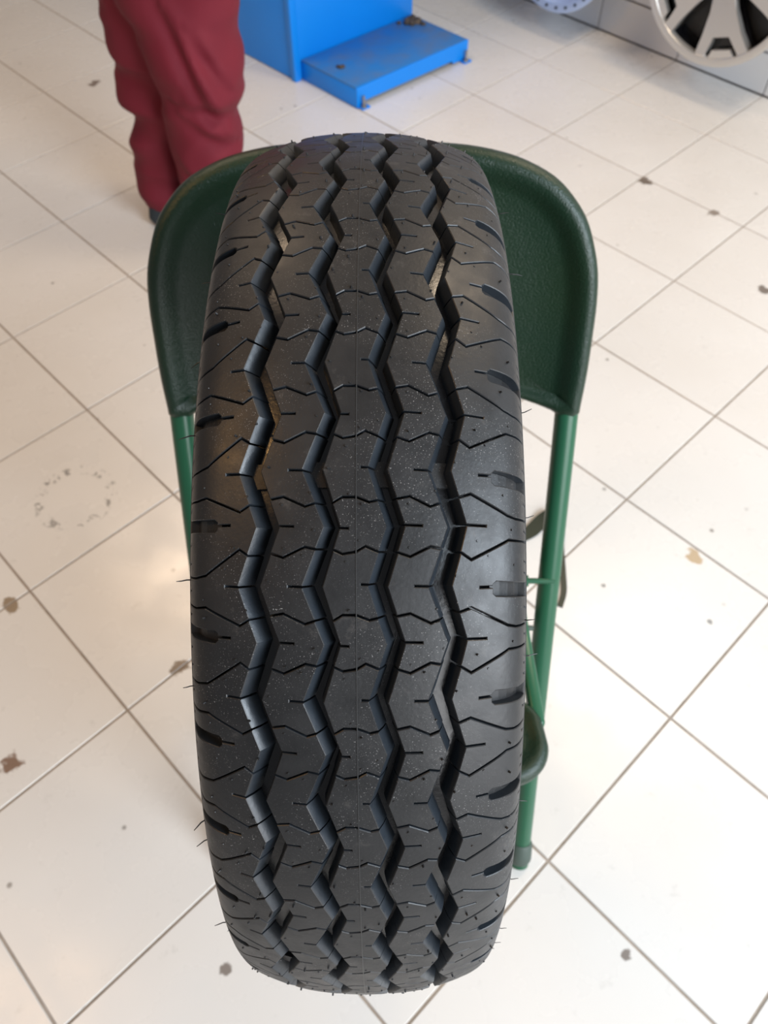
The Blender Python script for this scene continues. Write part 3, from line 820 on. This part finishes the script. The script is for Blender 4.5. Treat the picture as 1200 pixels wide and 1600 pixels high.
for k in range(5):
    a = 2 * pi * k / 5 + radians(19)
    # Y-shaped spoke pointing down at ang 0: broad stem that forks to the rim
    bm = bmesh.new()
    poly = [(-.034, -.05), (.034, -.05), (.042, -.10), (.062, -.160), (.090, -.2130), (.074, -.2190), (.058, -.2235), (.027, -.166), (-.027, -.166), (-.058, -.2235), (-.074, -.2190), (-.090, -.2130), (-.062, -.160), (-.042, -.10)]
    plate(bm, poly, 0.0, -.030, a, dishf)
    bmesh.ops.recalc_face_normals(bm, faces=bm.faces[:])
    link_mesh('spoke', bm, M_alloy, wheel, 30)
    bm = bmesh.new()     # rim web in the fork
    poly = [(-.030, -.203), (.030, -.203), (.046, -.2285), (-.046, -.2285)]
    plate(bm, poly, -.0005, -.02, a); link_mesh('rim_web', bm, M_alloy, wheel, 30)
    bm = bmesh.new()     # black pocket side walls behind the spoke
    poly = [(-.038, -.05), (.038, -.05), (.046, -.10), (.067, -.160), (.090, -.205), (-.090, -.205), (-.067, -.160), (-.046, -.10)]
    plate(bm, poly, -.034, -.060, a, dishf); link_mesh('spoke_back', bm, M_alloyb, wheel, 30)
    bm = bmesh.new(); ang2 = a + pi / 5
    c_ = wpt(.036 * sin(ang2), -.036 * cos(ang2), -.028); c2_ = wpt(.036 * sin(ang2), -.036 * cos(ang2), -.016)
    add_tube(bm, [c_, c2_], .009, 6); link_mesh('lug_nut', bm, M_alloyb, wheel, 30)
bm = bmesh.new()
hr = lathe(bm, [(.066, -.09), (.066, -.028), (.060, -.022), (.030, -.020), (.028, -.012), (.024, -.008), (.002, -.007)], 48); bm.faces.new(hr[-1])
bmesh.ops.recalc_face_normals(bm, faces=bm.faces[:]); link_mesh('hub', bm, M_alloyb, wheel, 30)
bm = bmesh.new()
hr = lathe(bm, [(.225, -.062), (.06, -.075)], 64); bmesh.ops.recalc_face_normals(bm, faces=bm.faces[:]); link_mesh('shade_disc', bm, M_side, wheel, 60)  # dark disc added in place of the shade inside the open wheel

wc2 = Vector((.588, 3.0935, .0924 + .215)); R2 = .215
wheel2 = thing('alloy_wheel', 'pale blue wheel with dark rivets round its lip, left of the silver wheel', 'wheel', wc2, 'alloy wheels displayed on the wall')
bm = bmesh.new(); lathe(bm, [(R2 - .004, -.175), (R2, -.17), (R2 - .02, -.145), (R2 - .03, -.08), (R2 - .02, -.03), (R2, -.006), (R2 - .001, .002), (R2 - .005, .004), (R2 - .030, .002), (R2 - .034, -.006), (R2 - .05, -.04)])
bmesh.ops.recalc_face_normals(bm, faces=bm.faces[:]); link_mesh('barrel', bm, M_paleblue, wheel2, 40)
bm = bmesh.new(); hr = lathe(bm, [(R2 - .046, -.035), (.05, -.03), (.045, -.01), (.002, -.008)], 64); bm.faces.new(hr[-1]); bmesh.ops.recalc_face_normals(bm, faces=bm.faces[:]); link_mesh('wheel_disc', bm, M_paleblue, wheel2, 40)
for k in range(30):
    a = 2 * pi * (k + .3) / 30; rr = R2 - .018
    bm = bmesh.new(); add_tube(bm, [wpt(rr * cos(a), rr * sin(a), .001), wpt(rr * cos(a), rr * sin(a), .0075)], [.0052, .004], 8); link_mesh('rivet', bm, M_alloyb, wheel2, 40)
for c, nm, ds in ((wc, 'right', 'behind the silver alloy wheel'), (wc2, 'left', 'behind the pale blue wheel')):
    bm = bmesh.new()
    d0 = 0.0115 if False else 0
    add_tube(bm, [c + WN * -.02, c + WN * -.1955], .012, 14); add_tube(bm, [c + WN * -.192, c + WN * -.1965], .045, 20)
    o = link_mesh('wall_peg', bm, M_steel, None, 40); tag(o, 'steel peg fixed to the tiled wall ' + ds, 'peg')

# ------------------------------------------------------------------ person
PX, PY = -0.52, 1.99
person = thing('person', 'person standing turned away in loose maroon work trousers and dark shoes', 'person', (PX, PY, 0))
def padd(name, bm_or_me, m, sm=180):
    for v in bm_or_me.verts: v.co -= person.location
    return link_mesh(name, bm_or_me, m, person, sm)
# body: one continuous skinned figure (seen only from the thighs down in the photograph)
joints = {'pel': ((-.50, 2.02, .93), .12), 'sp1': ((-.50, 2.03, 1.10), .125), 'ch': ((-.50, 2.05, 1.32), .14), 'nk': ((-.50, 2.06, 1.48), .055), 'hd': ((-.50, 2.08, 1.60), .085), 'tp': ((-.50, 2.08, 1.68), .075),
  'hl': ((-.585, 2.03, .90), .085), 'kl': ((-.56, 2.03, .49), .055), 'al': ((-.588, 2.035, .09), .038), 'tl_': ((-.56, 2.14, .045), .030),
  'hr': ((-.41, 1.98, .90), .085), 'kr': ((-.42, 1.95, .49), .055), 'ar': ((-.455, 1.955, .09), .038), 'tr_': ((-.42, 2.06, .045), .030),
  'sl': ((-.68, 2.05, 1.40), .058), 'el': ((-.73, 2.06, 1.12), .042), 'wl': ((-.70, 2.20, .95), .027), 'pl': ((-.69, 2.27, .92), .030),
  'sr': ((-.32, 2.05, 1.40), .058), 'er': ((-.27, 2.06, 1.12), .042), 'wr': ((-.30, 2.20, .95), .027), 'pr': ((-.31, 2.27, .92), .030)}
ed = [('pel', 'sp1'), ('sp1', 'ch'), ('ch', 'nk'), ('nk', 'hd'), ('hd', 'tp'), ('pel', 'hl'), ('hl', 'kl'), ('kl', 'al'), ('al', 'tl_'), ('pel', 'hr'), ('hr', 'kr'), ('kr', 'ar'), ('ar', 'tr_'), ('ch', 'sl'), ('sl', 'el'), ('el', 'wl'), ('wl', 'pl'), ('ch', 'sr'), ('sr', 'er'), ('er', 'wr'), ('wr', 'pr')]
for sd, p in ((-1, 'l'), (1, 'r')):
    base = Vector(joints['p' + p][0])
    for i in range(4):
        off = (i - 1.5) * .020
        ln = (.030, .036, .034, .026)[i]
        joints[f'f{p}{i}a'] = (tuple(base + Vector((off, .028, -.004))), .0095); joints[f'f{p}{i}b'] = (tuple(base + Vector((off, .028 + ln, -.016))), .0085); joints[f'f{p}{i}c'] = (tuple(base + Vector((off, .030 + ln * 1.3, -.036))), .0075)
        ed += [('p' + p, f'f{p}{i}a'), (f'f{p}{i}a', f'f{p}{i}b'), (f'f{p}{i}b', f'f{p}{i}c')]
    joints[f't{p}a'] = (tuple(Vector(joints['w' + p][0]) + Vector((-sd * .030, .035, -.010))), .0105); joints[f't{p}b'] = (tuple(Vector(joints['w' + p][0]) + Vector((-sd * .042, .070, -.026))), .009)
    ed += [('w' + p, f't{p}a'), (f't{p}a', f't{p}b')]
names = list(joints)
me = bpy.data.meshes.new('body'); me.from_pydata([Vector(joints[n][0]) - person.location for n in names], [(names.index(a), names.index(b_)) for a, b_ in ed], [])
me.materials.append(M_skin)
body = link('body', me, person)
sk = body.modifiers.new('skin', 'SKIN'); sk.use_smooth_shade = True
for i, n in enumerate(names):
    v = me.skin_vertices[0].data[i]; v.radius = (joints[n][1],) * 2; v.use_root = (n == 'pel')
body.modifiers.new('sub', 'SUBSURF').levels = 1; body.modifiers['sub'].render_levels = 2
# head details: nose, ears, eyes, hair
hc = Vector((-.50, 2.08, 1.62))
for nm, parts, m in (('nose', [((0, .092, -.012), (.014, .020, .022))], M_skin), ('ear', [((-.084, 0, -.01), (.012, .018, .030))], M_skin), ('ear', [((.084, 0, -.01), (.012, .018, .030))], M_skin),
                     ('eye', [((-.030, .080, .012), (.012, .008, .008))], M_hairp), ('eye', [((.030, .080, .012), (.012, .008, .008))], M_hairp), ('mouth', [((0, .082, -.048), (.024, .008, .006))], mat('lips', (.12, .04, .03), .5)),
                     ('hair', [((0, -.012, .030), (.092, .098, .085))], M_hairp)):
    bm = bmesh.new()
    for c, s_ in parts:
        r_ = bmesh.ops.create_uvsphere(bm, u_segments=20, v_segments=12, radius=1)
        for v in r_['verts']: v.co = Vector((v.co.x * s_[0], v.co.y * s_[1], v.co.z * s_[2])) + hc + Vector(c)
    padd(nm, bm, m)
# clothes: sections (z, x-left, x-right, y-centre, y-radius); px edges were measured on the photograph
def loft(secs, seg=96, fold=None, cap_top=True, cap_bot=True, rows=110, inner=0.0):
    secs = sorted(secs)
    bm = bmesh.new(); rings = []
    zs = [secs[0][0] + (secs[-1][0] - secs[0][0]) * i / rows for i in range(rows + 1)]
    def at(z):
        for a, b_ in zip(secs, secs[1:]):
            if z <= b_[0] + 1e-9:
                f = (z - a[0]) / (b_[0] - a[0]); f = f * f * (3 - 2 * f) * .5 + f * .5
                return [a[j] + (b_[j] - a[j]) * f for j in range(1, 5)]
        return list(secs[-1][1:])
    for z in zs:
        xl, xr, yc, yr = at(z); ring = []
        for k in range(seg):
            a = 2 * pi * k / seg; ca, sa = cos(a), sin(a)
            e = .88; px = abs(ca) ** e * (1 if ca > 0 else -1); py = abs(sa) ** e * (1 if sa > 0 else -1)
            p = Vector(((xl + xr) / 2 + (xr - xl) / 2 * px, yc + yr * py, z)); n_ = Vector((ca, sa, 0))
            d = 0
            if fold: d = fold(p, a, z)
            ring.append(bm.verts.new(p + n_ * d))
        rings.append(ring)
    for a, b_ in zip(rings, rings[1:]):
        for k in range(seg): bm.faces.new((a[k], a[(k + 1) % seg], b_[(k + 1) % seg], b_[k]))
    if cap_bot: bm.faces.new(list(reversed(rings[0])))
    if cap_top: bm.faces.new(rings[-1])
    return bm
def crease(p, x0, z0, x1, z1, w):
    """distance based ridge/valley along a segment in x-z, front side only"""
    a = Vector((x0, z0)); b_ = Vector((x1, z1)); q = Vector((p.x, p.z)); d = b_ - a
    t = max(0, min(1, (q - a).dot(d) / d.dot(d))); dist = (q - a - d * t).length
    sgn = 1 if (d.x * (q.y - a.y) - d.y * (q.x - a.x)) > 0 else -1
    fade = sin(pi * (.12 + .76 * t)) 
    return sgn * dist / w * math.exp(-(dist / w) ** 2) * fade
def fold_r(p, a, z):
    d = .014 * noise.noise(Vector((p.x * 8, p.y * 8, p.z * 10))) + .006 * noise.noise(Vector((p.x * 5 + p.z * 16, p.y * 6, p.z * 14 + 7)))
    d += .014 * (.25 - abs(noise.noise(Vector((p.x * 6 - p.z * 5, p.y * 5, p.z * 8 + 3)))))
    if sin(a) < .2:
        d += .034 * crease(p, -.47, .60, -.385, .345, .020) + .034 * crease(p, -.47, .40, -.34, .37, .030) + .028 * crease(p, -.46, .36, -.37, .29, .022) + .024 * crease(p, -.46, .20, -.38, .12, .020) + .024 * crease(p, -.42, .55, -.36, .44, .02) + .02 * crease(p, -.50, .24, -.44, .10, .018)
    d += .006 * sin(z * 60 + p.x * 30) * math.exp(-((z - .09) / .07) ** 2)
    return d
def fold_l(p, a, z):
    d = .014 * noise.noise(Vector((p.x * 9, p.y * 9 + 3, p.z * 13))) + .006 * noise.noise(Vector((p.x * 5 - p.z * 14, p.y * 6, p.z * 17 + 2)))
    d += .016 * (.25 - abs(noise.noise(Vector((p.x * 6 + p.z * 4, p.y * 5 + 9, p.z * 13)))))
    d += .007 * sin(z * 48 + p.x * 25) * math.exp(-((z - .30) / .22) ** 2)
    return d
# leg in shade on the left, leg in front on the right
legL = [(.045, -.674, -.556, 2.030, .066), (.07, -.672, -.545, 2.035, .070), (.12, -.668, -.535, 2.04, .074), (.19, -.664, -.525, 2.04, .080), (.27, -.655, -.505, 2.04, .084), (.305, -.644, -.49, 2.045, .086), (.335, -.660, -.485, 2.045, .090), (.40, -.655, -.47, 2.05, .092), (.47, -.662, -.45, 2.05, .096), (.57, -.652, -.44, 2.05, .10), (.75, -.665, -.45, 2.04, .115), (.93, -.66, -.46, 2.04, .13), (.99, -.65, -.47, 2.04, .13)]
legR = [(.030, -.515, -.402, 1.955, .066), (.10, -.530, -.390, 1.955, .074), (.18, -.538, -.372, 1.955, .082), (.26, -.535, -.360, 1.955, .088), (.34, -.530, -.350, 1.955, .094), (.37, -.530, -.342, 1.955, .098), (.44, -.545, -.327, 1.96, .104), (.50, -.565, -.325, 1.97, .108), (.57, -.590, -.325, 1.98, .112), (.75, -.60, -.315, 2.0, .128), (.93, -.56, -.33, 2.02, .138), (.99, -.55, -.34, 2.03, .138)]
b1 = loft(legR, fold=fold_r); b2_ = loft(legL, fold=fold_l)
for v in b1.verts: v.co -= person.location
mt = bpy.data.meshes.new('t'); b2_.to_mesh(mt); b2_.free()
nb = len(b1.verts); b1.from_mesh(mt); b1.verts.ensure_lookup_table()
for i in range(nb, len(b1.verts)): b1.verts[i].co -= person.location
tr = link_mesh('trousers', b1, M_maroon, person, 180)
rm = tr.modifiers.new('remesh', 'REMESH'); rm.mode = 'VOXEL'; rm.voxel_size = .006; rm.use_smooth_shade = True
jacket = [(.86, -.70, -.30, 2.03, .165), (.95, -.70, -.30, 2.03, .165), (1.1, -.69, -.31, 2.03, .155), (1.25, -.70, -.30, 2.045, .155), (1.36, -.69, -.31, 2.05, .145), (1.43, -.60, -.40, 2.05, .10), (1.47, -.56, -.44, 2.055, .07)]
bm = loft(jacket, fold=lambda p, a, z: .008 * noise.noise(p * 9), rows=50)
def limb(bm, pts, rads): add_tube(bm, smooth_path(pts, 6), [rads[0] + (rads[-1] - rads[0]) * i / ((len(pts) - 1) * 6) for i in range((len(pts) - 1) * 6 + 1)], 20)
limb(bm, [(-.64, 2.05, 1.38), (-.70, 2.055, 1.28), (-.73, 2.06, 1.12), (-.71, 2.16, 1.00)], (.075, .05))
limb(bm, [(-.36, 2.05, 1.38), (-.30, 2.055, 1.28), (-.27, 2.06, 1.12), (-.29, 2.16, 1.00)], (.075, .05))
jk = padd('jacket', bm, M_maroon); rm = jk.modifiers.new('remesh', 'REMESH'); rm.mode = 'VOXEL'; rm.voxel_size = .010; rm.use_smooth_shade = True
# shoes
for (x, y) in ((-.612, 2.030), (-.455, 1.955)):
    bm = bmesh.new(); prev = None
    for i, (yy, w, h) in enumerate(((-.062, .022, .030), (-.056, .034, .058), (-.030, .040, .085), (.02, .043, .088), (.06, .045, .075), (.12, .050, .058), (.17, .048, .048), (.205, .036, .036), (.22, .016, .022))):
        ring = []
        for k in range(20):
            a = 2 * pi * k / 20; z = h * .5 + h * .5 * sin(a); ring.append(bm.verts.new((x + w * cos(a) * (1 if z < h * .6 else .92) + .1 * yy, y + yy, max(z, 0.0) if z > .006 else 0.0)))
        if prev:
            for k in range(20): bm.faces.new((prev[k], prev[(k + 1) % 20], ring[(k + 1) % 20], ring[k]))
        else: bm.faces.new(ring)
        prev = ring
    bm.faces.new(list(reversed(prev))); bmesh.ops.recalc_face_normals(bm, faces=bm.faces[:])
    padd('shoe', bm, M_shoe, 60)
